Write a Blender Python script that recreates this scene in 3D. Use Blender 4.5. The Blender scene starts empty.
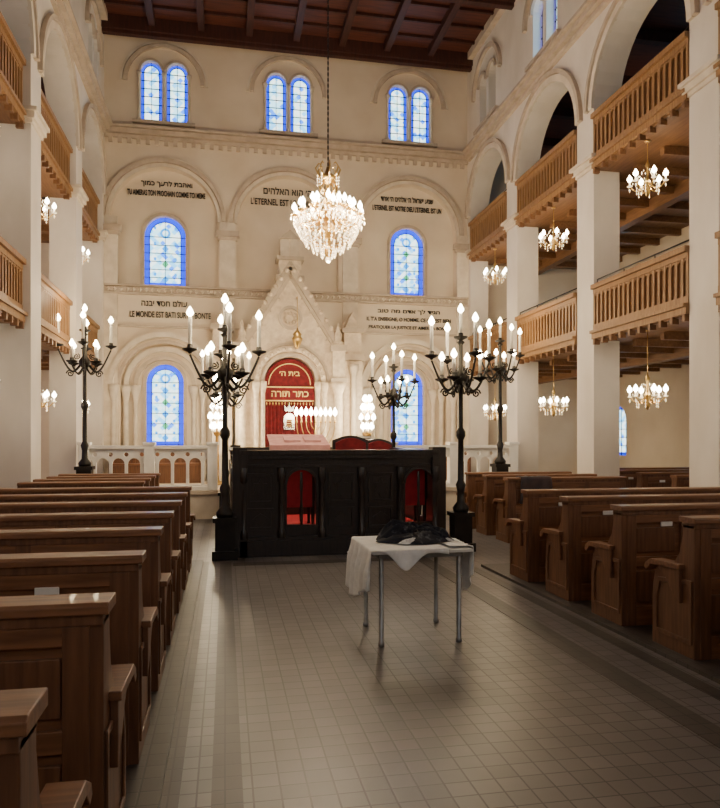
import bpy, math, random
from mathutils import Vector, Matrix, noise
from mathutils.geometry import tessellate_polygon
random.seed(4)
PI=math.pi
sc=bpy.context.scene
# ------------------------------------------------ materials
def newmat(name):
    m=bpy.data.materials.new(name); m.use_nodes=True
    return m, m.node_tree, m.node_tree.nodes['Principled BSDF']
def N(nt,t,**k):
    n=nt.nodes.new(t)
    for a,b in k.items(): setattr(n,a,b)
    return n
def coords(nt,scale=(1,1,1)):
    tc=N(nt,'ShaderNodeTexCoord'); mp=N(nt,'ShaderNodeMapping')
    mp.inputs['Scale'].default_value=scale
    nt.links.new(tc.outputs['Object'],mp.inputs['Vector']); return mp.outputs['Vector']
def ramp(nt,c0,c1,p0=0.3,p1=0.7):
    r=N(nt,'ShaderNodeValToRGB'); e=r.color_ramp.elements
    e[0].position=p0;e[1].position=p1
    e[0].color=(*c0,1);e[1].color=(*c1,1); return r
def matn(name,c0,c1,rough=.7,scale=3,stretch=(1,1,1),bump=0.0,metal=0,detail=5,coat=0,p0=.3,p1=.7):
    m,nt,b=newmat(name)
    v=coords(nt,stretch); n=N(nt,'ShaderNodeTexNoise'); n.inputs['Scale'].default_value=scale; n.inputs['Detail'].default_value=detail
    nt.links.new(v,n.inputs['Vector'])
    r=ramp(nt,c0,c1,p0,p1); nt.links.new(n.outputs['Fac'],r.inputs['Fac']); nt.links.new(r.outputs['Color'],b.inputs['Base Color'])
    b.inputs['Roughness'].default_value=rough; b.inputs['Metallic'].default_value=metal
    if coat: b.inputs['Coat Weight'].default_value=coat
    if bump:
        bp=N(nt,'ShaderNodeBump'); bp.inputs['Strength'].default_value=bump; bp.inputs['Distance'].default_value=.02
        nt.links.new(n.outputs['Fac'],bp.inputs['Height']); nt.links.new(bp.outputs['Normal'],b.inputs['Normal'])
    return m
def emit(name,col,s):
    m,nt,b=newmat(name)
    b.inputs['Base Color'].default_value=(*[c*.3 for c in col],1); b.inputs['Emission Color'].default_value=(*col,1); b.inputs['Emission Strength'].default_value=s
    return m
PLASTER=matn('cream_plaster',(.68,.57,.43),(.78,.675,.53),.85,1.1,(1,1,1),.04)
STONE=matn('pale_stone',(.62,.53,.41),(.78,.69,.56),.75,4,(1,1,1),.12)
TRIM=matn('trim_stone',(.46,.375,.28),(.59,.49,.38),.75,5,(1,1,1),.12)
COLM=matn('painted_column',(.66,.595,.50),(.80,.735,.65),.6,1.6,(1,1,.5),.04)
BAL=matn('white_balustrade_stone',(.82,.79,.72),(.92,.90,.84),.6,4,(1,1,1),.05)
ARKS=matn('ark_stone',(.60,.48,.34),(.82,.70,.54),.6,9,(1,1,1),.3)
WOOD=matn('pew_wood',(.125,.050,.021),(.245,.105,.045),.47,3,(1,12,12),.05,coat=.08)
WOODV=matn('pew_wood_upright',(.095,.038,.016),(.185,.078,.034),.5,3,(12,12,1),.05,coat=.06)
GAL=matn('gallery_wood',(.215,.11,.042),(.35,.195,.082),.5,3,(12,12,1),.05)
GALD=matn('gallery_wood_dark',(.15,.068,.028),(.24,.118,.048),.5,3,(8,1,8),.05)
CEILW=matn('ceiling_wood',(.060,.014,.008),(.12,.032,.016),.6,2,(1,10,1),.05)
CEILB=matn('ceiling_beam_wood',(.034,.009,.005),(.068,.018,.010),.6,2,(10,1,1),.05)
DARK=matn('bimah_dark_wood',(.010,.007,.006),(.028,.018,.015),.35,4,(8,8,1),.1,coat=.2)
IRON=matn('black_iron',(.012,.010,.009),(.03,.025,.02),.4,6,metal=.4)
BRASS=matn('brass',(.5,.32,.10),(.75,.52,.2),.28,6,metal=1)
RED=matn('red_velvet',(.12,.003,.008),(.22,.007,.013),.8,10)
REDC=matn('red_upholstery_brightened',(.34,.008,.018),(.50,.02,.03),.8,10)  # red brightened in the colour, since the bimah interior gets little light
GOLD=matn('gold_thread',(.75,.5,.15),(.9,.68,.25),.4,8,metal=.5)
PINK=matn('pink_cloth',(.50,.25,.24),(.64,.37,.34),.8,8)
WHITE=matn('white_cloth',(.72,.72,.70),(.85,.85,.83),.85,20,bump=.1)
TTOP=matn('laminate_top',(.62,.60,.56),(.7,.68,.64),.35,10)
STEEL=matn('brushed_steel',(.22,.22,.22),(.33,.33,.33),.38,10,metal=.9)
CANDLE=matn('candle_wax',(.80,.76,.66),(.9,.86,.76),.5,5)
INK=matn('black_paint',(.015,.012,.01),(.03,.025,.02),.7,5)
LABEL=matn('white_label',(.7,.68,.62),(.8,.78,.72),.6,5)
BOOK=matn('book_cover',(.02,.02,.03),(.06,.03,.03),.6,5)
SILV=matn('silver',(.7,.7,.7),(.85,.85,.82),.25,5,metal=1)
LEAD=matn('window_lead',(.02,.02,.025),(.04,.04,.05),.6,5)
SHAWL=matn('shawl_fabric',(.008,.009,.016),(.16,.16,.18),.9,14,(1,.5,1),.2,detail=3,p0=.58,p1=.78)
BULB=emit('lit_bulb',(1,.80,.48),40)
BULBW=emit('lit_bulb_white',(1,.85,.60),42)
BORD=emit('stained_glass_blue',(.0,.035,1.0),2.3)
GRN=emit('stained_glass_green',(.10,.75,.35),1.3)
CYN=emit('stained_glass_cyan',(.02,.35,1.0),2.3)
FILLG=emit('fill_light_glass',(.75,.85,1.0),4.0)  # glowing glass for out-of-view windows, added to brighten the walls
GREYG=emit('dim_glass',(.35,.38,.40),.25)
def glowing_crystal():
    m,nt,b=newmat('glowing_crystal')
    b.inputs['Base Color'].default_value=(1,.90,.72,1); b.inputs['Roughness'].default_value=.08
    b.inputs['Emission Color'].default_value=(1,.74,.42,1); b.inputs['Emission Strength'].default_value=2.0  # glow put into the drops themselves for an overexposed sparkle
    return m
CRY=glowing_crystal()
def stained():
    m,nt,b=newmat('stained_glass_pale')
    v=coords(nt,(1,1,1))
    sp=N(nt,'ShaderNodeSeparateXYZ'); nt.links.new(v,sp.inputs[0])
    ad=N(nt,'ShaderNodeMath',operation='ADD'); nt.links.new(sp.outputs[0],ad.inputs[0]); nt.links.new(sp.outputs[1],ad.inputs[1])
    cb=N(nt,'ShaderNodeCombineXYZ'); nt.links.new(ad.outputs[0],cb.inputs[0]); nt.links.new(sp.outputs[2],cb.inputs[1])
    rt=N(nt,'ShaderNodeMapping'); rt.inputs['Rotation'].default_value=(0,0,PI/4); nt.links.new(cb.outputs[0],rt.inputs['Vector'])
    vo=N(nt,'ShaderNodeTexVoronoi',distance='CHEBYCHEV'); vo.inputs['Scale'].default_value=10; vo.inputs['Randomness'].default_value=.12; nt.links.new(rt.outputs[0],vo.inputs['Vector'])
    sx=N(nt,'ShaderNodeSeparateColor'); nt.links.new(vo.outputs['Color'],sx.inputs[0])
    r=N(nt,'ShaderNodeValToRGB'); r.color_ramp.interpolation='CONSTANT'
    el=r.color_ramp.elements; el[0].position=0; el[0].color=(.45,.85,1,1); el[1].position=.3; el[1].color=(.85,1,1,1)
    for p,c in ((.62,(.18,.60,1,1)),(.80,(.7,1,.85,1)),(.90,(.03,.22,1,1))):
        e=el.new(p); e.color=c
    nt.links.new(sx.outputs[0],r.inputs['Fac'])
    b.inputs['Base Color'].default_value=(.1,.2,.3,1); nt.links.new(r.outputs['Color'],b.inputs['Emission Color'])
    b.inputs['Emission Strength'].default_value=3.1
    return m
STG=stained()
def tile(name,c1,c2,mort,size,rough):
    m,nt,b=newmat(name)
    v=coords(nt,(1,1,1)); br=N(nt,'ShaderNodeTexBrick'); br.offset=0; br.squash=1
    br.inputs['Scale'].default_value=1; br.inputs['Brick Width'].default_value=size; br.inputs['Row Height'].default_value=size
    br.inputs['Mortar Size'].default_value=.005; br.inputs['Mortar Smooth'].default_value=.2; br.inputs['Bias'].default_value=0
    br.inputs['Color1'].default_value=(*c1,1); br.inputs['Color2'].default_value=(*c2,1); br.inputs['Mortar'].default_value=(*mort,1)
    nt.links.new(v,br.inputs['Vector'])
    n=N(nt,'ShaderNodeTexNoise'); n.inputs['Scale'].default_value=1.2; n.inputs['Detail'].default_value=6; nt.links.new(v,n.inputs['Vector'])
    r=ramp(nt,(.72,.71,.70),(1.05,1.04,1.03)); nt.links.new(n.outputs['Fac'],r.inputs['Fac'])
    mx=N(nt,'ShaderNodeMix',data_type='RGBA',blend_type='MULTIPLY'); mx.inputs[0].default_value=1
    nt.links.new(br.outputs['Color'],mx.inputs[6]); nt.links.new(r.outputs['Color'],mx.inputs[7])
    nt.links.new(mx.outputs[2],b.inputs['Base Color'])
    b.inputs['Roughness'].default_value=rough
    bp=N(nt,'ShaderNodeBump'); bp.inputs['Strength'].default_value=.25; bp.inputs['Distance'].default_value=.01
    iv=N(nt,'ShaderNodeMath',operation='SUBTRACT'); iv.inputs[0].default_value=1; nt.links.new(br.outputs['Fac'],iv.inputs[1])
    nt.links.new(iv.outputs[0],bp.inputs['Height']); nt.links.new(bp.outputs['Normal'],b.inputs['Normal'])
    return m
TILE=tile('floor_tile',(.162,.148,.146),(.122,.111,.110),(.042,.036,.034),.125,.36)
TILED=tile('floor_tile_border',(.050,.041,.038),(.068,.056,.051),(.024,.02,.018),.125,.42)
# ------------------------------------------------ mesh builder
class MB:
    def __init__(s): s.v=[];s.f=[];s.m=[];s.sm=[];s.mats=[]
    def add(s,vs,fs,mat,smooth=False):
        if mat not in s.mats: s.mats.append(mat)
        o=len(s.v); mi=s.mats.index(mat)
        s.v+= [tuple(v) for v in vs]
        for f in fs: s.f.append([i+o for i in f]); s.m.append(mi); s.sm.append(smooth)
    def box(s,x0,x1,y0,y1,z0,z1,mat):
        vs=[(x,y,z) for x in(x0,x1) for y in(y0,y1) for z in(z0,z1)]
        s.add(vs,[(0,1,3,2),(4,6,7,5),(0,4,5,1),(2,3,7,6),(0,2,6,4),(1,5,7,3)],mat)
    def lathe(s,prof,c,mat,n=14,smooth=True,cap=True):
        vs=[];fs=[]
        for r,z in prof:
            for i in range(n):
                a=2*PI*i/n; vs.append((c[0]+r*math.cos(a),c[1]+r*math.sin(a),c[2]+z))
        for j in range(len(prof)-1):
            for i in range(n):
                k=(i+1)%n; fs.append((j*n+i,j*n+k,(j+1)*n+k,(j+1)*n+i))
        if cap: fs.append(tuple(range(n))[::-1]); fs.append(tuple((len(prof)-1)*n+i for i in range(n)))
        s.add(vs,fs,mat,smooth)
    def tube(s,pts,r,mat,n=7,r1=None):
        pts=[Vector(p) for p in pts]; m=len(pts); vs=[];fs=[]
        up=Vector((0,0,1)); prev=None
        for i,p in enumerate(pts):
            t=(pts[min(i+1,m-1)]-pts[max(i-1,0)]).normalized()
            if prev is None:
                a=t.cross(up)
                if a.length<1e-3: a=t.cross(Vector((1,0,0)))
                a.normalize()
            else:
                a=(prev-t*prev.dot(t)).normalized()
            prev=a; b=t.cross(a)
            rr=r if r1 is None else r+(r1-r)*i/(m-1)
            for k in range(n):
                an=2*PI*k/n; vs.append(p+a*rr*math.cos(an)+b*rr*math.sin(an))
        for j in range(m-1):
            for i in range(n):
                k=(i+1)%n; fs.append((j*n+i,j*n+k,(j+1)*n+k,(j+1)*n+i))
        fs.append(tuple(range(n))[::-1]); fs.append(tuple((m-1)*n+i for i in range(n)))
        s.add(vs,fs,mat,True)
    def ball(s,c,r,mat,n=8,sz=1.0):
        k=max(3,n//2); s.lathe([(max(1e-4,r*math.sin(PI*i/k)),-r*sz*math.cos(PI*i/k)) for i in range(k+1)],c,mat,n)
    def drop(s,c,r,h,mat):
        x,y,z=c
        s.add([(x+r,y,z),(x,y+r,z),(x-r,y,z),(x,y-r,z),(x,y,z+h*.4),(x,y,z-h*.6)],[(0,1,4),(1,2,4),(2,3,4),(3,0,4),(1,0,5),(2,1,5),(3,2,5),(0,3,5)],mat)
    def prism(s,loops,fn,d0,d1,mat):
        L=[[Vector((u,v,0)) for u,v in lp] for lp in loops]
        flat=[p for lp in loops for p in lp]
        tris=tessellate_polygon(L); n=len(flat)
        vs=[fn(u,v,d0) for u,v in flat]+[fn(u,v,d1) for u,v in flat]
        fs=[tuple(t) for t in tris]+[tuple(i+n for i in t)[::-1] for t in tris]
        o=0
        for lp in loops:
            k=len(lp)
            for i in range(k):
                j=(i+1)%k; fs.append((o+i,o+j,o+j+n,o+i+n))
            o+=k
        s.add(vs,fs,mat)
    def mesh(s,name):
        me=bpy.data.meshes.new(name); me.from_pydata(s.v,[],s.f); 
        for m in s.mats: me.materials.append(m)
        me.polygons.foreach_set('material_index',s.m); me.polygons.foreach_set('use_smooth',s.sm)
        me.update()
        import bmesh
        bm=bmesh.new(); bm.from_mesh(me); bmesh.ops.recalc_face_normals(bm,faces=bm.faces); bm.to_mesh(me); bm.free()
        return me
    def obj(s,name,loc=(0,0,0),bevel=0,mesh=None):
        me=s.mesh(name); return place(me,name,loc,bevel)
def place(me,name,loc=(0,0,0),bevel=0,rz=0):
    o=bpy.data.objects.new(name,me); sc.collection.objects.link(o); o.location=loc; o.rotation_euler=(0,0,rz)
    if bevel:
        b=o.modifiers.new('bevel','BEVEL'); b.width=bevel; b.segments=2; b.limit_method='ANGLE'; b.angle_limit=.8
    return o
BK=lambda u,v,d:(u,d,v)
SD=lambda u,v,d:(d,u,v)
def archloop(c,hw,z0,zs,n=20,r=None):
    r=r or hw
    pts=[(c-hw,z0)]
    for i in range(n+1):
        a=PI-PI*i/n; pts.append((c+hw*math.cos(a),zs+r*math.sin(a)))
    pts.append((c+hw,z0)); return pts
def ringloop(c,zs,r0,r1,n=28,a0=0,a1=PI):
    o=[(c+r1*math.cos(a0+(a1-a0)*i/n),zs+r1*math.sin(a0+(a1-a0)*i/n)) for i in range(n+1)]
    i_=[(c+r0*math.cos(a1-(a1-a0)*i/n),zs+r0*math.sin(a1-(a1-a0)*i/n)) for i in range(n+1)]
    return o+i_
def rect(a,b,c,d): return [(a,c),(b,c),(b,d),(a,d)]
def point(loc,e,col=(1,.77,.49),r=.06,parent=None,name='bulb_light'):
    l=bpy.data.lights.new(name,'POINT'); l.energy=e*1.17; l.color=col; l.shadow_soft_size=r
    o=bpy.data.objects.new(name,l); sc.collection.objects.link(o); o.location=loc
    if parent:
        o.parent=parent; o.matrix_parent_inverse=Matrix.Translation(-Vector(parent.location))
    return o
# ------------------------------------------------ dimensions
XL,XR=-2.9,6.42; OL,OR=-6.7,10.2; YB=18.0; YF=-6.0; ZT=11.8
CX=1.6; BAYC=[-1.48,1.6,4.8]
f=MB()
f.box(OL,OR,YF,YB+.6,-.2,0,TILE); f.obj('floor')
f=MB()
f.box(-.06,.08,YF,9.3,0,.004,TILED); f.box(2.52,2.70,YF,9.3,0,.004,TILED)
f.box(.10,2.52,9.05,9.25,0,.004,TILED); f.box(2.98,3.10,YF,8.4,0,.004,TILED)
f.box(-.28,-.20,YF,9.4,0,.004,TILED)
f.obj('trim_floor_border')
f=MB()
f.box(OL+.05,-.28,YF,9.4,0,.03,TILED); f.box(3.18,OR-.05,YF,8.4,0,.03,TILED)
f.obj('trim_pew_platform')
# back wall
w=MB()
AZ=7.08
holes=[]
UPW=[(c+s) for c in BAYC for s in(-.31,.31)]
for c in UPW: holes.append(archloop(c,.25,9.5,10.72,12))
for c in BAYC:
    holes.append(archloop(c,1.30,5.45,AZ,28)); holes.append(archloop(c,1.05,.6,2.95,24))
w.prism([rect(XL,XR,0,ZT)]+holes,BK,18.0,18.22,PLASTER)
holes=[archloop(c,.25,9.5,10.72,12) for c in UPW]
MIDW=[(BAYC[0],.50,5.45,6.72),(BAYC[2],.46,5.45,6.82)]
LOWW=[(BAYC[0],.45,1.45,3.05),(BAYC[2],.45,1.45,3.05)]
for c,h,a,b in MIDW+LOWW: holes.append(archloop(c,h,a,b,14))
w.prism([rect(OL,OR,0,ZT)]+holes,BK,18.22,18.6,PLASTER)
w.obj('wall_back')
t=MB()
for z,h,p in((9.02,.08,.08),(9.12,.10,.16),(9.24,.06,.22)): t.box(XL,XR,18-p,18.0,z,z+h,TRIM)
x=XL+.1
while x<XR-.1:
    t.box(x,x+.1,17.93,18.0,8.90,9.02,TRIM); x+=.22
for z,h,p in((5.18,.05,.09),(5.25,.12,.05),(5.38,.05,.10),(4.38,.05,.06)): t.box(XL,XR,18-p,18.0,z,z+h,TRIM)
x=XL+.1
while x<XR-.1:
    t.drop((x,17.94,5.31),.05,.12,STONE); x+=.15
t.box(XL,XR,17.85,18.0,11.62,11.8,TRIM)
for c in BAYC:
    t.prism([ringloop(c,10.45,.88,.97)],BK,17.93,18.0,TRIM)
    t.prism([ringloop(c,10.45,1.0,1.06)],BK,17.96,18.0,STONE)
    for s in(-.31,.31):
        t.prism([ringloop(c+s,10.72,.25,.31)],BK,17.94,18.0,TRIM)
    for s in(-.60,-.0,.60):
        t.lathe([(.06,0),(.06,.06),(.035,.1),(.035,1.06),(.065,1.16),(.065,1.22)],(c+s,17.95,9.47),STONE,10)
    t.box(c-.75,c+.75,17.88,18.0,9.40,9.48,TRIM)
    t.prism([ringloop(c,AZ,1.30,1.38)],BK,17.96,18.04,STONE)
    t.prism([ringloop(c,AZ,1.40,1.50)],BK,17.90,18.0,TRIM)
    t.prism([ringloop(c,2.95,1.05,1.13)],BK,17.94,18.02,TRIM)
    t.prism([ringloop(c,2.95,1.2,1.32)],BK,17.88,18.0,STONE)
    t.prism([ringloop(c,2.95,.86,.98)],BK,18.08,18.23,STONE)
    t.prism([ringloop(c,2.95,.66,.76)],BK,18.13,18.23,TRIM)
    for s in(-1,1):
        for rr,yy in((1.2,17.93),(.93,18.12),(.71,18.18)):
            t.lathe([(.10,0),(.10,.12),(.065,.2),(.06,1.95),(.10,2.15),(.13,2.25),(.13,2.36)],(c+s*rr,yy,.6),STONE,12)
for c in(0.06,3.2,XL+.15,XR-.15):
    wd=.17 if c in(XL+.15,XR-.15) else .2
    t.box(c-wd,c+wd,17.9,18.0,5.43,6.62,STONE)
    t.box(c-wd-.04,c+wd+.04,17.86,18.0,6.62,6.70,TRIM); t.box(c-wd-.09,c+wd+.09,17.82,18.0,6.70,6.84,TRIM)
    t.box(c-wd,c+wd,17.93,18.0,6.84,AZ,STONE)
    t.box(c-wd,c+wd,17.93,18.0,.5,5.18,STONE)
for c,h,a,b in MIDW+LOWW:
    t.prism([ringloop(c,b,h,h+.09)],BK,18.17,18.24,TRIM)
    for s in(-1,1): t.box(c+s*(h+.045)-.045,c+s*(h+.045)+.045,18.17,18.24,a,b,TRIM)
    t.box(c-h-.12,c+h+.12,18.12,18.25,a-.08,a,TRIM)
t.obj('trim_back')
# added dark wood behind the balustrade, standing in for shade in its openings
def darkback(x0,x1):
    m=MB(); m.box(x0,x1,17.45,17.55,.58,1.42,WOODV); m.box(x0,x1,17.42,17.58,1.42,1.47,WOOD)
    m.box(x0,x1,17.05,17.45,1.0,1.05,WOOD); m.box(x0,x1,17.08,17.12,.58,1.0,WOODV)
    n=int((x1-x0)/.5); st=(x1-x0)/n
    for i in range(n+1):
        c=min(max(x0+i*st,x0+.03),x1-.03); m.box(c-.03,c+.03,17.42,17.46,1.05,1.42,WOOD)
    for x in(x0,x1-.05): m.box(x,x+.05,17.02,17.55,.58,1.25,WOODV)
    m.obj('dark_backing_bench',bevel=.005)
darkback(XL+.25,-.55); darkback(3.75,XR-.25)
# windows
wn=[0]
def window(c,hw,z0,zs,fn,d,border=.09,pale=None,edge=None,rows=5,deco=False):
    wn[0]+=1; b=MB(); pale=pale or STG; edge=edge or BORD
    b.prism([archloop(c,hw,z0,zs,14)],fn,d+.02,d+.04,edge)
    b.prism([archloop(c,hw-border,z0+border,zs,14)],fn,d,d+.015,pale)
    if deco:
        nn=int((zs-z0)/.26)
        for i in range(nn):
            zc=z0+.2+(zs-z0-.1)*i/(nn-1); r=.085
            b.prism([[(c,zc-r*1.2),(c+r,zc),(c,zc+r*1.2),(c-r,zc)]],fn,d-.006,d-.002,GRN if i%2 else CYN)
            for s in(-1,1): b.prism([[(c+s*(hw-border)*.66+.035*math.cos(k*PI/4),zc+.13+.045*math.sin(k*PI/4)) for k in range(8)]],fn,d-.006,d-.002,CYN)
        b.prism([[(c+.13*math.cos(k*PI/8),zs+.1+.13*math.sin(k*PI/8)) for k in range(16)]],fn,d-.006,d-.002,CYN)
        b.prism([[(c+.07*math.cos(k*PI/8),zs+.1+.07*math.sin(k*PI/8)) for k in range(16)]],fn,d-.010,d-.007,pale)
    b.prism([ringloop(c,zs,hw-border-.010,hw-border+.010,14)],fn,d-.012,d+.01,LEAD)
    for s in(-1,1):
        u=c+s*(hw-border); b.prism([rect(u-.010,u+.010,z0,zs)],fn,d-.012,d+.01,LEAD)
    b.prism([rect(c-.007,c+.007,z0,zs+hw)],fn,d-.013,d+.01,LEAD)
    for i in range(rows+1):
        z=z0+.04+(zs-z0-.04)*i/rows; b.prism([rect(c-hw,c+hw,z-.009,z+.009)],fn,d-.014,d+.01,LEAD)
    return b.obj('window_%d'%wn[0])
for c in UPW: window(c,.25,9.5,10.72,BK,18.08,.07,rows=6)
for c,h,a,b in MIDW+LOWW: window(c,h,a,b,BK,18.31,.12,rows=6,deco=True)
# side arcade walls
cols=[(-6.0,-4.6),(-1.4+0,-.8),(1.8,2.4),(5.0,5.6),(8.2,8.8),(11.4,12.0),(14.7,15.3),(17.75,18.0)]
bays=[(cols[i][1],cols[i+1][0]) for i in range(len(cols)-1)]
def sidewall(side):
    x0=XR if side>0 else XL; x1=x0+.5*side
    out=[(YF,0)]
    for (a,b) in bays:
        r=(b-a)/2; c=(a+b)/2
        out.append((a,0)); 
        zs=8.78-r
        for i in range(21):
            an=PI-PI*i/20; out.append((c+r*math.cos(an),zs+r*math.sin(an)))
        out.append((b,0))
    out+=[(18.0,0),(18.0,ZT),(YF,ZT)]
    hs=[]; wins=[]
    for (a,b) in bays:
        c=(a+b)/2
        for s in(-.31,.31):
            hs.append(archloop(c+s,.235,9.6,10.62,10)); wins.append(c+s)
    m=MB(); m.prism([out]+hs,SD,min(x0,x1),max(x0,x1),COLM)
    m.obj('wall_right' if side>0 else 'wall_left')
    t=MB()
    def P(a,b): return sorted((x0-side*a,x0-side*b))
    for z,h,p in((9.02,.08,.08),(9.12,.10,.16),(9.24,.06,.22),(11.62,.18,.15)):
        q=P(0,p); t.box(q[0],q[1],YF,17.78,z,z+h,TRIM)
    for (a,b) in bays:
        r=(b-a)/2; c=(a+b)/2; zs=8.78-r
        q=P(-.02,.05); t.prism([ringloop(c,zs,r,r+.12)],SD,q[0],q[1],STONE)
        q=P(0,.08); t.prism([ringloop(c,zs,r+.14,r+.22)],SD,q[0],q[1],TRIM)
        for s in(-.31,.31):
            q=P(0,.06); t.prism([ringloop(c+s,10.62,.235,.30)],SD,q[0],q[1],TRIM)
        q=P(0,.08); t.prism([ringloop(c,10.45,.84,.94)],SD,q[0],q[1],TRIM)
        q=P(0,.1); t.box(q[0],q[1],c-.75,c+.75,9.5,9.58,TRIM)
    for (a,b) in cols:
        for z0,z1,e in((6.42,6.48,.03),(6.48,6.58,.07),(6.58,6.64,.11),(0,.25,.05)):
            q=sorted((x0-side*e,x1+side*e)); t.box(q[0],q[1],a-e,b+e if b<17.9 else b-.02,z0,z1,STONE if z0>0 else TRIM)
    t.obj('trim_right' if side>0 else 'trim_left')
    for i,c in enumerate(wins):
        if c>15.5: pale,edge=GREYG,GREYG
        elif c>8: pale,edge=STG,BORD
        else: pale,edge=FILLG,FILLG
        d=x0+side*.2
        window(c,.235,9.6,10.62,SD,d,.05,pale,edge,4)
sidewall(1); sidewall(-1)
def outer(side):
    x=OR if side>0 else OL
    m=MB(); cs=[-2.8,.5,3.7,6.9,10.1,13.35,16.9]
    hs=[]
    for c in cs:
        hs.append(archloop(c,.4,1.2,2.1,10)); hs.append(archloop(c,.4,4.3,5.4,10)); hs.append(archloop(c,.4,7.4,8.3,10))
    q=sorted((x,x+.3*side)); m.prism([rect(YF,18.25,0,ZT)]+hs,SD,q[0],q[1],PLASTER); m.obj('wall_aisle_right' if side>0 else 'wall_aisle_left')
    for c in cs:
        for a,b in((1.2,2.1),(4.3,5.4),(7.4,8.3)):
            near=c<9
            window(c,.4,a,b,SD,x+side*.12,.08,FILLG if near else STG,FILLG if near else BORD,4)
outer(1); outer(-1)
m=MB(); hs=[archloop(c,.6,5.0,8.2,12) for c in(-1.4,1.75,4.9)]+[archloop(1.75,1.0,.02,2.4,12)]
m.prism([rect(OL,OR,0,ZT)]+hs,BK,YF-.3,YF,PLASTER); m.obj('wall_front')
for c in(-1.4,1.75,4.9): window(c,.6,5.0,8.2,BK,YF-.15,.08,FILLG,FILLG,6)  # unseen windows behind the camera, added as fill light
d=MB(); d.prism([archloop(1.75,.99,.02,2.4,16)],BK,YF-.2,YF-.12,WOODV)
for s in(-1,1):
    for z0,z1 in((.2,1.1),(1.25,2.3)): d.box(1.75+s*.5-.36,1.75+s*.5+.36,YF-.12,YF-.09,z0,z1,WOODV)
    d.lathe([(.03,0),(.03,.14)],(1.75+s*.08,YF-.08,1.05),BRASS,8)
d.obj('door_1',bevel=.01)
m=MB(); m.box(XL-.5,XR+.5,YF,18.6,ZT,ZT+.2,CEILW); m.obj('ceiling')
m=MB()
for y in(-4.3,-1.1,2.1,5.3,8.5,11.7,14.95,17.7):
    m.box(XL,XR,y-.14,y+.14,ZT-.32,ZT,CEILB); m.box(XL,XR,y-.07,y+.07,ZT-.4,ZT-.32,CEILB)
for i in range(1,8):
    x=XL+(XR-XL)*i/8; m.box(x-.08,x+.08,YF,17.6,ZT-.2,ZT,CEILB)
y=YF
while y<17.6:
    m.box(XL,XR,y-.03,y+.03,ZT-.07,ZT,CEILB); y+=.64
m.obj('trim_ceiling_beams')
# galleries
def gallery(side,z0,zt,name):
    x0=XR if side>0 else XL-.13; xo=OR if side>0 else OL
    g=MB()
    X=lambda a:x0+side*a
    def bx(a,b,y0,y1,za,zb,mt):
        q=sorted((X(a),X(b))); g.box(q[0],q[1],y0,y1,za,zb,mt)
    dep=abs(xo-x0)-.01
    bx(.55,dep,YF+.02,18.2,z0+.02,z0+.2,GALD)
    y=YF+.3
    while y<18:
        bx(.6,dep,y-.05,y+.05,z0-.12,z0+.02,GALD); y+=.8
    bx(1.9,2.1,YF+.1,18.2,z0-.22,z0+.02,GALD)
    for (a,b) in bays:
        a2,b2=a+.005,b-.005
        bx(.0,.6,a2,b2,z0+.0,z0+.2,GALD)
        bx(-.05,.10,a2,b2,z0+.02,z0+.12,GAL); bx(-.09,.10,a2,b2,z0+.12,z0+.17,GAL)
        bx(.02,.08,a2,b2,z0+.2,zt-.08,GALD)
        bx(-.07,.17,a2,b2,zt-.08,zt,GAL)
        bx(-.02,.10,a2,b2,zt-.16,zt-.08,GAL); bx(-.02,.08,a2,b2,z0+.17,z0+.28,GAL)
        n=int((b2-a2)/.13); st=(b2-a2)/n
        for i in range(n+1):
            yy=min(max(a2+i*st,a2+.025),b2-.025); bx(-.015,.04,yy-.025,yy+.025,z0+.28,zt-.16,GAL)
        for i in range(n):
            yy=a2+(i+.5)*st; g.prism([ringloop(yy,zt-.16-st/2,st/2-.03,st/2,6)],SD,*sorted((X(-.01),X(.03))),GAL)
        for i in range(n):
            if i%2==0: yy=a2+(i+.5)*st; bx(-.045,.06,yy-.03,yy+.03,z0-.08,z0+.02,GALD)
        ya,yb=a2+.03,b2-.03
        g.tube([(X(.05),ya,zt+.10),(X(.05),yb,zt+.10)],.012,IRON,6)
        for k in range(4):
            yy=ya+(yb-ya)*k/3; g.tube([(X(.05),yy,zt-.01),(X(.05),yy,zt+.10)],.009,IRON,6)
    for k in range(3):
        a=1.1+.8*k; zz=z0+.2+.22*k
        bx(a,min(a+.8,dep),YF+.1,18.2,z0+.2,zz+.01,GALD)
        bx(a+.55,a+.60,YF+.1,18.2,zz,zz+.8,GALD); bx(a+.25,a+.6,YF+.1,18.2,zz+.38,zz+.42,GALD)
    g.obj(name)
gallery(1,3.36,4.34,'gallery_right'); gallery(1,6.38,7.36,'gallery_right_upper')
gallery(-1,3.36,4.34,'gallery_left'); gallery(-1,6.38,7.36,'gallery_left_upper')
for side,nm in((1,'ceiling_aisle_right'),(-1,'ceiling_aisle_left')):
    x0=(XR+.5) if side>0 else OL; x1=OR if side>0 else XL-.5
    m=MB(); m.box(x0,x1,YF,18.2,9.4,9.6,CEILW)
    y=YF+.5
    while y<18: m.box(x0,x1,y-.08,y+.08,9.2,9.4,CEILB); y+=1.6
    m.obj(nm)
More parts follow.
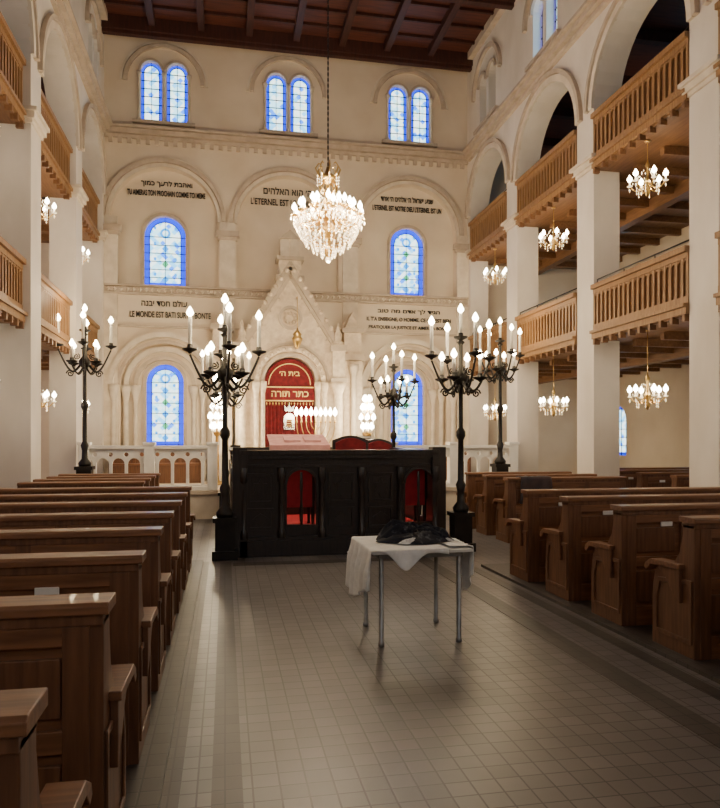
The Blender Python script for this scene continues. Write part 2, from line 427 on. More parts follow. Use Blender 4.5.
# ------------------------------------------------ platform, steps, ark
m=MB(); m.box(XL+.06,XR-.06,14.5,17.8,0,.5,STONE); m.box(XL+.06,XR-.06,14.44,17.8,.5,.58,TRIM)
m.box(0.2,3.0,14.06,14.44,0,.3,STONE)
for i in range(4):
    m.box(CX-1.5,CX+1.5,15.6+i*.3,17.8,.58+i*.17,.58+(i+1)*.17,STONE)
for i in range(4):
    m.box(CX-.6,CX+.6,15.585+i*.3,15.6+i*.3+.31,.58+i*.17,.585+(i+1)*.17+.005,RED)
m.obj('altar_platform')
def ark():
    m=MB(); c=1.55
    zb=1.26
    out=[(c-1.3,zb),(c+1.3,zb),(c+1.3,3.9),(c+1.12,3.98),(c,5.75),(c-1.12,3.98),(c-1.3,3.9)]
    m.prism([out,archloop(c,.62,zb+.02,3.0,24)],BK,16.95,17.98,ARKS)
    for r0,r1,y,mt in((.62,.70,16.9,TRIM),(.74,.86,16.85,ARKS),(.89,.95,16.9,TRIM),(.98,1.04,16.93,ARKS)):
        m.prism([ringloop(c,3.0,r0,r1,28)],BK,y,16.97,mt)
    for i in range(17):
        a=PI*i/16; m.ball((c+.80*math.cos(a),16.84,3.0+.80*math.sin(a)),.045,ARKS,8)
    for s in(-1,1):
        for rr,r in((.66,.05),(.82,.06),(1.16,.10)):
            m.lathe([(r*1.6,0),(r*1.6,.1),(r,.16),(r,1.45),(r*1.3,1.52),(r*1.8,1.64),(r*1.8,1.74)],(c+s*rr,16.86,zb),ARKS,12)
        m.box(c+s*1.16-.19,c+s*1.16+.19,16.72,16.98,3.0,3.10,TRIM)
        m.box(c+s*1.16-.15,c+s*1.16+.15,16.76,16.98,3.10,3.75,ARKS)
        m.box(c+s*1.16-.2,c+s*1.16+.2,16.70,16.98,3.75,3.9,TRIM)
        m.lathe([(.13,0),(.15,.06),(.08,.12),(.10,.25),(.04,.38),(.05,.44),(.01,.55)],(c+s*1.16,16.85,3.9),ARKS,10)
        for off,w_,y in((0,.07,16.84),(.18,.035,16.89),(-.10,.03,16.92)):
            a=Vector((c+s*(1.16),0,3.92-off)); b=Vector((c,0,5.78-off*1.3))
            dr=(b-a).normalized(); nn=Vector((-dr.z,0,dr.x))*w_
            m.prism([[((a+nn).x,(a+nn).z),((b+nn).x,(b+nn).z),((b-nn).x,(b-nn).z),((a-nn).x,(a-nn).z)]],BK,y,16.97,TRIM)
        for i in range(9):
            tt=(i+.7)/9.5; m.ball((c+s*1.2*(1-tt),16.86,3.98+1.85*tt),.065,ARKS,8)
        for i in range(4):
            m.prism([ringloop(c+s*(.95-.2*i),4.02+.33*i,.06,.09,8)],BK,16.88,16.97,TRIM)
        xx=c+s*1.62
        m.box(xx-.24,xx+.24,17.35,17.99,.58,3.6,ARKS); m.box(xx-.3,xx+.3,17.28,17.99,3.6,3.75,TRIM)
        m.box(xx-.22,xx+.22,17.38,17.99,3.75,4.3,ARKS); m.box(xx-.28,xx+.28,17.3,17.99,4.3,4.42,TRIM)
        m.prism([[(xx-.2,4.42),(xx+.2,4.42),(xx,4.85)]],BK,17.45,17.98,ARKS)
        m.lathe([(.12,0),(.12,.1),(.07,.16),(.07,2.0),(.13,2.2),(.13,2.3)],(xx,17.26,1.2),STONE,12)
        m.box(xx-.18,xx+.18,17.08,17.36,.58,1.2,STONE)
    m.prism([ringloop(c,4.55,.22,.29,24,0,2*PI)],BK,16.86,16.97,TRIM)
    for i in range(8):
        a=2*PI*i/8; m.ball((c+.12*math.cos(a),16.93,4.55+.12*math.sin(a)),.05,ARKS,8)
    m.box(c-.34,c+.34,16.9,17.4,5.45,5.58,TRIM); m.box(c-.27,c+.27,16.95,17.35,5.58,5.95,ARKS)
    m.box(c-.33,c+.33,16.9,17.4,5.95,6.04,TRIM)
    for s in(-1,1): m.prism([archloop(c+s*.12,.11,6.04,6.38,10)],BK,17.05,17.2,STONE)
    m.prism([[(c-.24,6.5),(c+.24,6.5),(c,6.72)]],BK,17.02,17.22,TRIM)
    m.box(c-.24,c+.24,17.08,17.18,6.04,6.5,ARKS)
    m.prism([archloop(c,.60,zb+.05,2.98,20)],BK,17.12,17.16,RED)
    for i in range(13):
        x=c-.56+1.12*i/12; m.tube([(x,17.11,zb+.06),(x,17.11,2.55)],.028,RED,8)
    m.box(c-.6,c+.6,17.05,17.12,2.55,2.9,RED); m.box(c-.6,c+.6,17.04,17.12,2.87,2.90,GOLD); m.box(c-.6,c+.6,17.04,17.12,2.54,2.57,GOLD)
    for i in range(16): m.drop((c-.56+1.12*i/15,17.06,2.49),.018,.09,GOLD)
    m.prism([ringloop(c,2.95,.50,.52,24)],BK,17.09,17.13,GOLD)
    m.prism([archloop(c-.02,.13,1.85,2.12,10),[(c-.09,1.9),(c+.05,1.9),(c+.05,2.1),(c-.09,2.1)]],BK,17.0,17.08,SILV)
    for k in range(3): m.box(c-.09,c+.05,17.03,17.08,1.93+.06*k,1.95+.06*k,GOLD)
    m.prism([[(c-.12,2.3),(c+.08,2.3),(c+.11,2.45),(c+.03,2.38),(c-.02,2.48),(c-.07,2.38),(c-.15,2.45)]],BK,17.0,17.08,SILV)
    m.ball((c-.02,17.04,2.50),.025,SILV,8)
    return m.obj('torah_ark')
ARK=ark()
m=MB(); m.tube([(0,0,.25),(0,0,1.0)],.008,BRASS,6)
m.lathe([(.02,-.25),(.05,-.2),(.10,-.08),(.13,0),(.08,.06),(.11,.1),(.03,.2),(.01,.26)],(0,0,0),BRASS,12); m.ball((0,0,.1),.04,BULB)
m.tube([(0,0,.99),(0,.26,.99)],.012,BRASS,6)
m.obj('eternal_lamp',(1.68,16.56,4.0))
def balus(x0,x1):
    m=MB(); z0=.58; n=round((x1-x0)/.29); st=(x1-x0)/n
    hs=[archloop(x0+(i+.5)*st,st/2-.03,z0+.12,z0+.54,8) for i in range(n)]
    hs+= [[(x0+(i+1)*st+.045*math.cos(a*PI/4),z0+.73+.045*math.sin(a*PI/4)) for a in range(8)] for i in range(n-1)]
    m.prism([rect(x0,x1,z0,z0+.84)]+hs,BK,14.55,14.61,BAL)
    m.box(x0,x1,14.48,14.68,z0+.84,z0+.91,BAL); m.box(x0,x1,14.48,14.68,z0,z0+.08,BAL)
    for x in(x0,x1-.2,(x0+x1)/2-.1): m.box(x,x+.2,14.47,14.69,z0,z0+.94,BAL); m.box(x-.02,x+.22,14.45,14.71,z0+.92,z0+.98,BAL)
    m.obj('stone_balustrade',bevel=.004)
balus(XL+.08,-.15); balus(3.4,XR-.08)
# ------------------------------------------------ inscriptions
insc=bpy.data.objects.new('wall_inscription',None); sc.collection.objects.link(insc)
def text(s,x,z,y,wd,ht,mat=INK,heb=False):
    if heb: s=s[::-1]
    cu=bpy.data.curves.new('inscription','FONT'); cu.body=s; cu.size=1; cu.align_x='CENTER'; cu.align_y='CENTER'; cu.extrude=.01
    cu.offset=.018
    cu.materials.append(mat)
    o=bpy.data.objects.new('lettering',cu); sc.collection.objects.link(o)
    bpy.context.view_layer.update()
    dx,dy=o.dimensions.x,o.dimensions.y
    o.scale=(wd/max(dx,.01),ht/max(dy,.01),1); o.rotation_euler=(PI/2,0,0); o.location=(x,y,z); o.parent=insc
    return o
YT=18.20
text("ואהבת לרעך כמוך",BAYC[0]+.05,8.03,YT,1.25,.17,heb=True)
text("TU AIMERAS TON PROCHAIN COMME TOI MEME",BAYC[0]+.04,7.78,YT,1.90,.14)
text("ה׳ הוא האלהים",BAYC[1],8.03,YT,1.25,.19,heb=True)
text("L'ETERNEL EST LE SEUL DIEU",BAYC[1],7.74,YT,1.9,.17)
text("שמע ישראל ה׳ אלהינו ה׳ אחד",BAYC[2],8.03,YT,1.45,.15,heb=True)
text("L'ETERNEL EST NOTRE DIEU L'ETERNEL EST UN",BAYC[2],7.78,YT,1.90,.14)
text("עולם חסד יבנה",BAYC[0],4.98,17.985,1.1,.16,heb=True)
text("LE MONDE EST BATI SUR LA BONTE",BAYC[0]+.15,4.70,17.985,1.95,.15)
text("הגיד לך אדם מה טוב",BAYC[2],5.0,17.985,1.7,.14,heb=True)
text("IL T'A ENSEIGNE, O HOMME, CE QUI EST BIEN",BAYC[2],4.78,17.985,2.3,.12)
text("PRATIQUER LA JUSTICE ET AIMER LA BONTE",BAYC[2],4.57,17.985,2.2,.11)
text("כתר תורה",1.55,2.72,17.035,.9,.14,GOLD,True)
text("בית ה׳",1.55,3.22,17.105,.5,.11,GOLD,True)
# ------------------------------------------------ bimah
def bimah():
    m=MB(); x0,x1,y0,y1=.2,3.02,9.75,13.95; H=1.46
    m.box(x0+.05,x1-.05,y0+.05,y1-.05,0,.32,DARK)
    m.box(x0+.1,x1-.1,y0+.1,y1-.1,.32,.335,REDC)
    def run(ax,a,b,fix,outw,openings):
        fn=(lambda u,v,d:(u,fix+outw*d,v)) if ax=='x' else (lambda u,v,d:(fix+outw*d,u,v))
        L=b-a; n=5 if ax=='x' else 7; st=L/n
        hs=[]
        for i in range(n):
            c=a+(i+.5)*st
            if i in openings: hs.append(archloop(c,st/2-.08,.42,.98,10))
        m.prism([rect(a,b,.0,H-.12)]+hs,fn,-.03,.03,DARK)
        m.prism([rect(a,b,0,.22)],fn,.0,.10,DARK); m.prism([rect(a,b,.22,.27)],fn,.0,.07,DARK)
        m.prism([rect(a,b,H-.12,H-.06)],fn,-.08,.09,DARK); m.prism([rect(a,b,H-.06,H)],fn,-.12,.13,DARK)
        m.prism([rect(a,b,H-.24,H-.2)],fn,.0,.06,DARK)
        for i in range(n+1):
            c=min(max(a+i*st,a+.05),b-.05)
            p=fn(c,0,.07); m.lathe([(.055,.25),(.055,.34),(.035,.38),(.045,.7),(.03,.98),(.055,1.04),(.055,1.22)],(p[0],p[1],0),DARK,10)
        for i in range(n):
            c=a+(i+.5)*st; w_=st/2-.1
            if i in openings:
                m.prism([ringloop(c,.98,w_+.02,w_+.06,12)],fn,.0,.06,DARK)
                p=fn(c,0,0); m.lathe([(.018,.42),(.03,.6),(.015,.75),(.022,.95),(.018,1.15)],(p[0],p[1],0),DARK,8)
            else:
                for q0,q1 in((.36,.66),(.72,1.14)):
                    m.prism([rect(c-w_,c+w_,q0,q1),rect(c-w_+.04,c+w_-.04,q0+.04,q1-.04)],fn,.02,.06,DARK)
                m.prism([[(c+.11*math.cos(k*PI/6)*(1 if k%2 else .6),.93+.14*math.sin(k*PI/6)*(1 if k%2 else .6)) for k in range(12)]],fn,.02,.055,DARK)
                m.prism([[(c-.12,.51),(c,.43),(c+.12,.51),(c,.59)]],fn,.02,.05,DARK)
    run('x',x0,x1,y0,-1,(1,4)); run('x',x0,x1,y1,1,(1,3)); 
    run('y',y0,y1,x0,-1,(1,3,5)); run('y',y0,y1,x1,1,(1,3,5))
    for x in(x0,x1):
        for y in(y0,y1): m.box(x-.1,x+.1,y-.1,y+.1,0,H+.04,DARK)
    return m.obj('bimah',bevel=.006)
bimah()
m=MB()
m.box(.85,1.65,11.9,12.6,.335,1.3,DARK); m.prism([[(11.8,1.3),(12.7,1.3),(12.7,1.68),(11.8,1.50)]],SD,.78,1.72,DARK)
m.prism([[(11.77,1.30),(11.785,1.515),(12.7,1.70),(12.72,1.70),(12.72,1.68),(11.8,1.50),(11.79,1.30)]],SD,.74,1.76,PINK)
for s in(1.0,1.35): m.prism([[(12.0,1.555),(12.4,1.635),(12.4,1.68),(12.0,1.60)]],SD,s,s+.28,PINK)
m.obj('reading_desk',bevel=.006)
def armchair(name,x,y,rz,h=1.25,fab=None):
    fab=fab or RED
    m=MB()
    for a in(-.27,.27):
        for b in(-.25,.25): m.lathe([(.03,0),(.02,.05),(.03,.2),(.03,.4)],(a,b,0),DARK,8)
        m.box(a-.03,a+.03,-.25,.25,.62,.67,DARK); m.box(a-.02,a+.02,.2,.24,.4,.62,DARK)
    m.box(-.3,.3,-.28,.28,.38,.42,DARK); m.box(-.27,.27,-.25,.25,.42,.50,fab)
    fn=lambda u,v,d:(u,d,v)
    m.prism([[(-.3,.4)]+[(-.3+.6*i/12,h-.08+.08*math.sin(PI*i/12)) for i in range(13)]+[(.3,.4)]],fn,-.30,-.25,DARK)
    m.prism([[(-.25,.3)]+[(-.25+.5*i/12,h-.12+.08*math.sin(PI*i/12)) for i in range(13)]+[(.25,.3)]],fn,-.34,-.21,fab)
    m.obj(name,(x,y,.335),.008).rotation_euler=(0,0,rz)
armchair('red_armchair',2.02,11.6,0,1.34); armchair('red_armchair',2.62,12.5,.2,1.29); armchair('red_armchair',.98,10.35,0,1.0,REDC); armchair('red_armchair',2.66,10.35,0,1.0,REDC)
def stack(name,x,y,z,n,w_=.22,d_=.3):
    m=MB(); zz=0
    for i in range(n):
        h=.035+.02*random.random(); a=random.uniform(-.02,.02)
        m.box(-w_/2+a,w_/2+a,-d_/2,d_/2,zz,zz+h,BOOK); m.box(-w_/2+a+.01,w_/2+a+.005,-d_/2-.002,d_/2-.008,zz+.006,zz+h-.006,LABEL); zz+=h
    m.obj(name,(x,y,z),.003)
stack('prayer_book_stack',2.75,13.95,1.46,5,.3); stack('prayer_book_stack',2.35,13.95,1.46,3,.26)
# ------------------------------------------------ candelabra posts
def candelabra():
    m=MB()
    m.box(-.17,.17,-.17,.17,0,.12,IRON); m.box(-.13,.13,-.13,.13,.12,.5,IRON); m.box(-.16,.16,-.16,.16,.5,.56,IRON)
    m.lathe([(.11,.56),(.12,.62),(.06,.7),(.05,.85),(.075,.95),(.045,1.02),(.04,1.6),(.07,1.66),(.07,1.72),(.035,1.78),(.032,2.35),(.06,2.40),(.10,2.46),(.11,2.52),(.05,2.6),(.03,2.7),(.03,2.98),(.06,3.02),(.02,3.05)],(0,0,0),IRON,12)
    def cand(x,y,z,h):
        m.lathe([(.015,-.05),(.03,-.03),(.10,0),(.105,.02),(.04,.025),(.035,.07),(.03,.075)],(x,y,z),IRON,12)
        m.lathe([(.026,.06),(.026,h)],(x,y,z),CANDLE,8)
        m.lathe([(.01,h),(.042,h+.035),(.048,h+.06),(.018,h+.12),(.002,h+.14)],(x,y,z),BULB,8)
    for k in range(4):
        a=k*PI/2+.12; ca,sa=math.cos(a),math.sin(a)
        pts=[]
        for i in range(13):
            t=i/12; r=.04+.42*t; z=2.5-.16*math.sin(PI*t*1.15)+ .33*max(0,t-.35)**1.3*1.3
            pts.append((r*ca,r*sa,z-.08*t))
        m.tube(pts,.024,IRON,7,.015)
        e=pts[-1]; cand(e[0],e[1],e[2]+.06,.44)
        sp=[((.25+.07*(1-i/16)*math.cos(i*.75))*ca,(.25+.07*(1-i/16)*math.cos(i*.75))*sa,2.28+.07*(1-i/16)*math.sin(i*.75)) for i in range(15)]
        m.tube(sp,.013,IRON,6)
        sp=[((.14+.06*(1-i/16)*math.cos(i*.75+2))*ca,(.14+.06*(1-i/16)*math.cos(i*.75+2))*sa,2.60+.06*(1-i/16)*math.sin(i*.75+2)) for i in range(15)]
        m.tube(sp,.011,IRON,6)
        a+=PI/4; ca,sa=math.cos(a),math.sin(a)
        pts=[((.04+.25*t)*ca,(.04+.25*t)*sa,2.40-.13*math.sin(PI*t)+.02*t) for t in [i/10 for i in range(11)]]
        m.tube(pts,.018,IRON,7,.012); e=pts[-1]; cand(e[0],e[1],e[2]+.06,.28)
    cand(0,0,3.08,.36)
    return m.mesh('candelabra_floor_lamp')
cm=candelabra()
for x,y,z in((.0,9.62,0),(3.36,9.7,0),(.02,14.2,0),(3.38,13.9,0)):
    o=place(cm,'candelabra_floor_lamp',(x,y,z)); 
    if y<12: point((x,y,3.75),30,parent=o); point((x,y,2.98+.12),10,parent=o)
    else: point((x,y,3.7),26,parent=o)
for x,y in((-2.56,13.75),(5.56,13.6)):
    m=MB(); m.box(-.24,.24,-.24,.24,0,.1,TRIM); m.box(-.2,.2,-.2,.2,.1,.46,STONE); m.box(-.24,.24,-.24,.24,.46,.55,TRIM); m.obj('stone_pedestal',(x,y,0),.006)
    o=place(cm,'candelabra_floor_lamp',(x,y,.55)); point((x,y,4.25),28,parent=o)
# ------------------------------------------------ chandeliers
def big_chandelier():
    m=MB()
    m.lathe([(.012,-.5),(.05,-.46),(.07,-.40),(.03,-.32),(.06,-.25),(.12,-.15),(.14,-.05),(.06,.05),(.035,.15),(.05,.3),(.09,.38),(.05,.46),(.03,.6),(.05,.68),(.12,.74),(.14,.78),(.06,.84),(.02,.95)],(0,0,0),BRASS,16)
    def tier(n,r,z,cz,off,top):
        for k in range(n):
            a=2*PI*k/n+off; ca,sa=math.cos(a),math.sin(a)
            pts=[]
            for i in range(12):
                t=i/11; pts.append(((.05+(r-.05)*t)*ca,(.05+(r-.05)*t)*sa,z+cz*(1-t)**2-.15*math.sin(PI*t)))
            m.tube(pts,.013,BRASS,6)
            x,y=r*ca,r*sa
            m.lathe([(.012,-.02),(.06,0),(.065,.015),(.02,.02)],(x,y,z),BRASS,8)
            m.lathe([(.014,.02),(.014,.08)],(x,y,z),CANDLE,6)
            m.lathe([(.008,.08),(.038,.11),(.038,.145),(.003,.21)],(x,y,z),BULBW,8)
            for q in range(4):
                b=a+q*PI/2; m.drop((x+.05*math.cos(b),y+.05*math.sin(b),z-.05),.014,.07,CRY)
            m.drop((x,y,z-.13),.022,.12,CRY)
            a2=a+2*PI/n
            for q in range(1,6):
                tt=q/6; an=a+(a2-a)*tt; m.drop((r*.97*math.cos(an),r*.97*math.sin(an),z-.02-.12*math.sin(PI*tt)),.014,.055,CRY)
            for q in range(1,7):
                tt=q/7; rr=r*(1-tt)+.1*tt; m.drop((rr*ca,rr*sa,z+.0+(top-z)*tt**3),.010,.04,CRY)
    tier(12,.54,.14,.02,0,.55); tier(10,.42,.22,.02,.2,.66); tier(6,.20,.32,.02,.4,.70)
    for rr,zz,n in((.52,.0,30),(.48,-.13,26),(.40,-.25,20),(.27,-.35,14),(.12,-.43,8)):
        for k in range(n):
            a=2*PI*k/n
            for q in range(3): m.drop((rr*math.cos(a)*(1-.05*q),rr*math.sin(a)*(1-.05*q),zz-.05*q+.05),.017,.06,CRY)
        m.tube([(rr*math.cos(2*PI*k/24),rr*math.sin(2*PI*k/24),zz+.08) for k in range(25)],.008,BRASS,5)
    for k in range(8):
        a=2*PI*k/8; ca,sa=math.cos(a),math.sin(a)
        m.tube([(.05*ca,.05*sa,.74),(.15*ca,.15*sa,.80),(.20*ca,.20*sa,.92),(.15*ca,.15*sa,1.0),(.11*ca,.11*sa,.97)],.018,BRASS,5,.008)
        m.tube([(.04*ca,.04*sa,.5),(.13*ca,.13*sa,.56),(.15*ca,.15*sa,.66),(.08*ca,.08*sa,.72)],.013,BRASS,5)
        for q in range(4): m.drop((.17*ca,.17*sa,.80-.05*q),.013,.05,CRY)
    m.ball((0,0,-.54),.045,CRY,10)
    z=.95; 
    while z<6.7:
        m.lathe([(.007,0),(.014,.03),(.014,.06),(.007,.09)],(0,0,z),IRON,6); z+=.09
    m.lathe([(.02,6.55),(.12,6.68),(.13,6.75)],(0,0,0),BRASS,12)
    return m
bc=big_chandelier().obj('crystal_chandelier',(1.62,11.1,5.02))
for k in range(6):
    a=PI*k/3; point((1.62+.75*math.cos(a),11.1+.75*math.sin(a),5.12),64,(1,.80,.55),.05,bc)
point((1.62,11.1,4.3),60,(1,.80,.55),.05,bc)
def small_ch(L):
    m=MB()
    m.lathe([(.008,-.2),(.03,-.17),(.045,-.12),(.02,-.06),(.04,0),(.05,.04),(.02,.1),(.018,.25),(.04,.3),(.015,.36),(.008,.4)],(0,0,0),BRASS,10)
    for k in range(6):
        a=2*PI*k/6+.3; ca,sa=math.cos(a),math.sin(a); r=.27
        pts=[((.03+(r-.03)*t)*ca,(.03+(r-.03)*t)*sa,.02-.11*math.sin(PI*t)) for t in [i/8 for i in range(9)]]
        m.tube(pts,.010,BRASS,6)
        m.lathe([(.012,0),(.045,.015),(.02,.02),(.012,.03),(.012,.08)],(r*ca,r*sa,0),CRY,8)
        m.lathe([(.008,.08),(.038,.11),(.038,.14),(.003,.2)],(r*ca,r*sa,0),BULBW,8)
        m.drop((r*ca,r*sa,-.05),.015,.07,CRY)
        for q in range(1,5):
            tt=q/5; m.drop(((r*(1-tt)+.04*tt)*ca,(r*(1-tt)+.04*tt)*sa,.03+.25*tt**1.5),.010,.04,CRY)
        a2=a+PI/6
        for q in range(3): m.drop((.17*math.cos(a2),.17*math.sin(a2),-.06-.045*q),.012,.045,CRY)
    m.tube([(0,0,.38),(0,0,L)],.006,BRASS,6); m.lathe([(.04,L-.02),(.05,L)],(0,0,0),BRASS,10)
    return m
su=small_ch(.69).mesh('small_chandelier'); sl=small_ch(1.07).mesh('small_chandelier')
for (a,b) in bays:
    c=(a+b)/2
    for x in(XR+.2,XL-.38):
        o=place(su,'small_chandelier',(x,c,5.68))
        if c>-2: point((x,c,5.52),29,(1,.68,.34),.04,o)
        o=place(sl,'small_chandelier',(x,c,2.28))
        if c>-2: point((x,c,2.12),22,(1,.66,.34),.04,o)
m=MB()
m.lathe([(.12,0),(.12,.03),(.03,.06),(.02,.5),(.03,.55),(.02,.85)],(0,0,0),BRASS,10)
for k in range(-4,5):
    r=abs(k)*.11
    if k: m.tube([((k/abs(k))*r*math.sin(PI/2*i/8),0,.85-r*math.cos(PI/2*i/8)) for i in range(9)],.009,BRASS,6)
    m.lathe([(.02,.84),(.025,.87),(.012,.88),(.012,.95)],(k*.11,0,0),BRASS,8); m.lathe([(.01,.95),(.046,.985),(.048,1.02),(.003,1.09)],(k*.11,0,0),BULBW,8)
o=m.obj('menorah',(2.02,15.75,.765)); o.scale=(1,1,1.45)
def sconce():
    m=MB(); m.lathe([(.14,0),(.14,.05),(.05,.1),(.03,.3),(.05,.4),(.03,1.1),(.07,1.15),(.1,1.2)],(0,0,0),BRASS,12)
    for z,r in((1.2,.12),(1.42,.17),(1.66,.12),(1.86,.07)):
        for k in range(6):
            a=PI*k/3+z; m.tube([(0,0,z-.05),(r*.7*math.cos(a),r*.7*math.sin(a),z-.07),(r*math.cos(a),r*math.sin(a),z)],.008,BRASS,5)
            m.lathe([(.012,0),(.012,.08)],(r*math.cos(a),r*math.sin(a),z),CANDLE,6); m.lathe([(.01,.08),(.050,.11),(.050,.16),(.004,.24)],(r*math.cos(a),r*math.sin(a),z),BULBW,8)
    m.tube([(0,0,1.1),(0,0,2.0)],.015,BRASS,6)
    return m.mesh('altar_candelabrum')
sm_=sconce()
for x in(-.18,3.34): 
    o=place(sm_,'altar_candelabrum',(x,16.4,.58)); point((x,16.1,2.4),44,(1,.80,.50),.05,o)
point((1.98,15.4,2.2),20,(1,.78,.48),.04)
# ------------------------------------------------ pews
def pew(L,armside):
    m=MB(); H=.985; D=.13
    def bx(a,b,y0,y1,z0,z1,mt):
        if armside<0: a,b=-b,-a
        m.box(a,b,y0,y1,z0,z1,mt)
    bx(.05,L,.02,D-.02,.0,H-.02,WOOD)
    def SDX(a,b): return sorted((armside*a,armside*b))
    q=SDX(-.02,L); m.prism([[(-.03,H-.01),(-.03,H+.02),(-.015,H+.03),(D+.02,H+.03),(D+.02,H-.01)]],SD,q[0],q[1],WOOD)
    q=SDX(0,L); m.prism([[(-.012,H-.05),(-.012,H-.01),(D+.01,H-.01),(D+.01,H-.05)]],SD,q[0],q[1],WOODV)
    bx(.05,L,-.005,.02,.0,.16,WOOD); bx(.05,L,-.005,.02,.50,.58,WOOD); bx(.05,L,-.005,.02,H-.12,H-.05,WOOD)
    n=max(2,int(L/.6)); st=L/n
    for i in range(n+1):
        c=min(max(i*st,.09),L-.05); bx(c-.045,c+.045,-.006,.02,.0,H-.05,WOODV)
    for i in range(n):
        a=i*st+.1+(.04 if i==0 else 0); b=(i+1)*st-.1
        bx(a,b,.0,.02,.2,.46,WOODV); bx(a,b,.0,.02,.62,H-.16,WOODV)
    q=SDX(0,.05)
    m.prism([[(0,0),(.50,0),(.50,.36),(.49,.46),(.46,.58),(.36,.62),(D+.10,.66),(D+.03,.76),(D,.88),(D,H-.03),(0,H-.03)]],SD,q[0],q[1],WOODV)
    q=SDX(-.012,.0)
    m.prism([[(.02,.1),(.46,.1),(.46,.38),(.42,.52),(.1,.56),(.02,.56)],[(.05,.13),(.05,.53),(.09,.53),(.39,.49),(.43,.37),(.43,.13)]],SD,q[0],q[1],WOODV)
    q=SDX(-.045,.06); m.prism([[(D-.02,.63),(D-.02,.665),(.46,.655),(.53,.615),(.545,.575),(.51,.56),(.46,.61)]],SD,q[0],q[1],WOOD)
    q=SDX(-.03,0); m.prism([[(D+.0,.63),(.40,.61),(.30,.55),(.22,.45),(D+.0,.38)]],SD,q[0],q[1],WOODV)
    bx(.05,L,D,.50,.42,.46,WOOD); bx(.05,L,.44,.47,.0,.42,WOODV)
    bx(.36,.47,-.012,-.004,H-.15,H-.11,LABEL)
    return m.mesh('wooden_pew')
pl=pew(2.35,-1); pr=pew(3.0,1); pls=pew(1.65,-1); prs=pew(2.0,1); pai=pew(2.7,1); pail=pew(2.7,-1)
for i in range(8): place(pl,'wooden_pew',(-.41,1.53+i*1.0,.03),.006)
for i in range(6): place(pr,'wooden_pew',(3.28,2.58+i*.93,.03),.006)
for i in range(4): place(pls,'wooden_pew',(-1.14,10.3+i*.8,0),.006)
for i in range(3): place(prs,'wooden_pew',(4.3,10.2+i*.9,0),.006)
for i in range(11):
    y=3.4+i*1.0
    place(pai,'wooden_pew',(7.35,y,.0 if y>8.4 else .03),.006)
for i in range(6):
    y=8.5+i*1.0
    place(pail,'wooden_pew',(-3.75,y,.0 if y>9.4 else .03),.006)
m=MB()
vs=[];fs=[]
for i in range(15):
    for j in range(17):
        u=i/14-.5; t=j/16
        s=t*.85-.42
        if s<0: y=-.045; z=s
        elif s<.19: y=s-.045; z=0
        else: y=.17; z=-(s-.19)
        nz=noise.noise(Vector((u*7,t*4,1)))*.03
        vs.append((u*.5*(1+.25*abs(s)),y+(-abs(nz) if s<0 else abs(nz)*.3),z+.045+abs(nz)*.5))
for i in range(14):
    for j in range(16):
        a=i*17+j; fs.append((a,a+1,a+18,a+17))
m.add(vs,fs,BOOK,True)
o=m.obj('folded_coat',(4.75,10.2,.985)); sd=o.modifiers.new('s','SOLIDIFY'); sd.thickness=.02
# ------------------------------------------------ table
tb=MB(); tx0,tx1,ty0,ty1=1.10,1.90,5.2,6.0; ZTp=.75
tb.box(tx0,tx1,ty0,ty1,ZTp-.025,ZTp,TTOP); tb.box(tx0+.06,tx1-.06,ty0+.06,ty1-.06,ZTp-.065,ZTp-.025,STEEL)
for x in(tx0+.09,tx1-.08):
    for y in(ty0+.10,ty1-.09): tb.lathe([(.024,0),(.024,.03),(.019,.035),(.019,ZTp-.03)],(x,y,0),STEEL,14)
tb.obj('folding_table',bevel=.004)
def cloth():
    m=MB(); cx0,cx1,cy0,cy1=tx0-.38,tx1-.20,ty0-.03,ty1+.12; n=64
    vs=[];fs=[]
    for i in range(n+1):
        for j in range(n+1):
            u=i/n; v=j/n
            x=cx0+(cx1-cx0)*u; y0=cy0-.16*math.exp(-((u-.62)/.13)**2)
            y=y0+(cy1-y0)*v
            x+=.08*math.sin(y*5+1)*(1-u); y+=.03*math.sin(x*6)
            e=.012
            ox=min(0,x-(tx0-e))+max(0,x-(tx1+e)); oy=min(0,y-(ty0-e))+max(0,y-(ty1+e))
            dr=math.hypot(ox,oy); k=min(1,dr*6)
            rip=.020*(1+math.sin((y if abs(ox)>abs(oy) else x)*34))*k
            X=min(max(x,tx0-e),tx1+e)+(rip+.06*dr)*(1 if ox>0 else -1 if ox<0 else 0)
            Y=min(max(y,ty0-e),ty1+e)+(rip+.06*dr)*(1 if oy>0 else -1 if oy<0 else 0)
            Z=ZTp+.007-dr+(.004*noise.noise(Vector((x*9,y*9,0))) if dr==0 else 0)
            vs.append((X,Y,Z))
    for i in range(n):
        for j in range(n):
            a=i*(n+1)+j; fs.append((a,a+1,a+n+2,a+n+1))
    m.add(vs,fs,WHITE,True); o=m.obj('white_tablecloth'); s=o.modifiers.new('s','SOLIDIFY'); s.thickness=.003; s.offset=1
    m=MB(); vs=[];fs=[]; n=24
    for i in range(n+1):
        for j in range(n+1):
            u=i/n; v=j/n; y=ty0+.06+.46*v
            lim=.40*(1-abs(v-.40)*1.1)
            s=-.17+u*(.17+lim)
            x=tx1+s if s<0 else tx1+.014+.02*math.sin(y*40)*min(1,s*6)+.012
            z=ZTp+.014 if s<0 else ZTp+.014-s
            vs.append((x,y,z))
    for i in range(n):
        for j in range(n):
            a=i*(n+1)+j; fs.append((a,a+1,a+n+2,a+n+1))
    m.add(vs,fs,WHITE,True); o=m.obj('white_napkin_cloth'); s=o.modifiers.new('s','SOLIDIFY'); s.thickness=.003; s.offset=1
cloth()
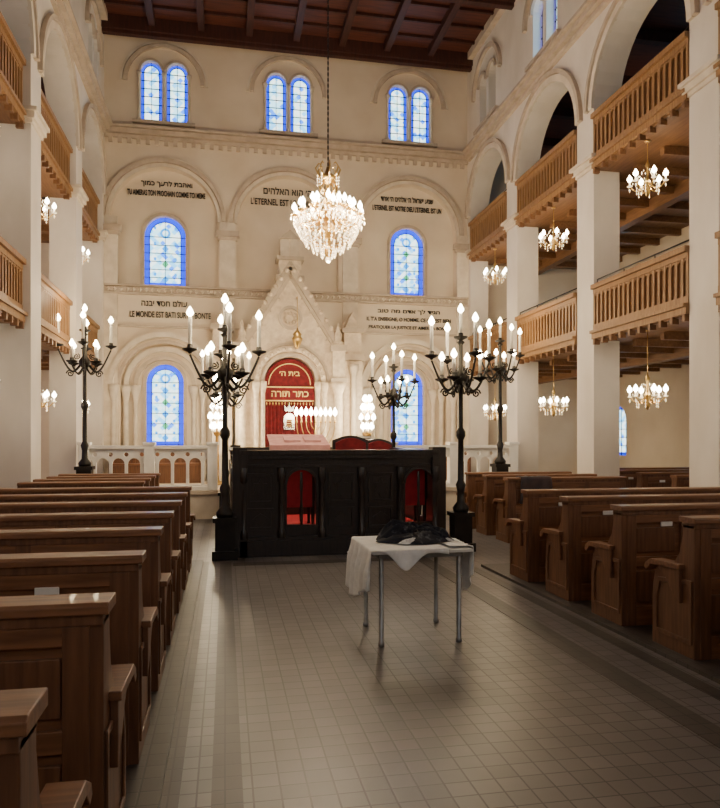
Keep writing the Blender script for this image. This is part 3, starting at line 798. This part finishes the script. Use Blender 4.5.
def shawl():
    m=MB()
    def lump(cx,cy,R,Rb,h,seed,mat,rot=0,z0=0):
        vs=[];fs=[]; n=44
        cr,sr=math.cos(rot),math.sin(rot)
        for i in range(n+1):
            for j in range(n+1):
                u=i/n*2-1; v=j/n*2-1
                x=u*math.sqrt(1-v*v/2); y=v*math.sqrt(1-u*u/2)
                r=math.hypot(x,y); prof=max(0,1-r**3)
                w1=noise.noise(Vector((x*1.6,y*2.6,seed))); w2=noise.noise(Vector((x*3+w1*3,y*3.5,seed+4)))
                z=prof*h*(.8+.4*w1+.4*(1-2.4*abs(w2)))
                rad=1+.22*noise.noise(Vector((x*1.7,y*1.7,seed+9)))
                px,py=x*R*rad,y*Rb*rad
                vs.append((cx+px*cr-py*sr,cy+px*sr+py*cr,z0+max(z,0)))
        for i in range(n):
            for j in range(n):
                a=i*(n+1)+j; fs.append((a,a+1,a+n+2,a+n+1))
        m.add(vs,fs,mat,True)
    lump(.02,0,.33,.25,.07,3,SHAWL); lump(-.08,.04,.22,.15,.135,7.3,SHAWL,.3); lump(.15,-.02,.19,.13,.10,12.1,SHAWL,-.4)
    lump(-.06,-.21,.10,.045,.035,17,WHITE,.1)
    for k in range(5): m.tube([(.22+.01*k,-.12,.03),(.26+.01*k,-.15-.01*k,.012),(.28+.015*k,-.17-.012*k,.006)],.003,WHITE,4)
    m.obj('prayer_shawl',(1.53,5.66,ZTp+.018)) 
shawl()
# ------------------------------------------------ world + camera
wd=bpy.data.worlds.new('world'); sc.world=wd; wd.use_nodes=True
wd.node_tree.nodes['Background'].inputs[0].default_value=(.6,.7,.9,1); wd.node_tree.nodes['Background'].inputs[1].default_value=.3
cam=bpy.data.cameras.new('camera'); co=bpy.data.objects.new('camera',cam); sc.collection.objects.link(co); sc.camera=co
cam.sensor_fit='HORIZONTAL'; cam.sensor_width=36; cam.lens=35; cam.shift_y=.05
co.location=(0,0,1.6); co.rotation_euler=(PI/2,0,-math.atan(135/700))
cam.clip_start=.05
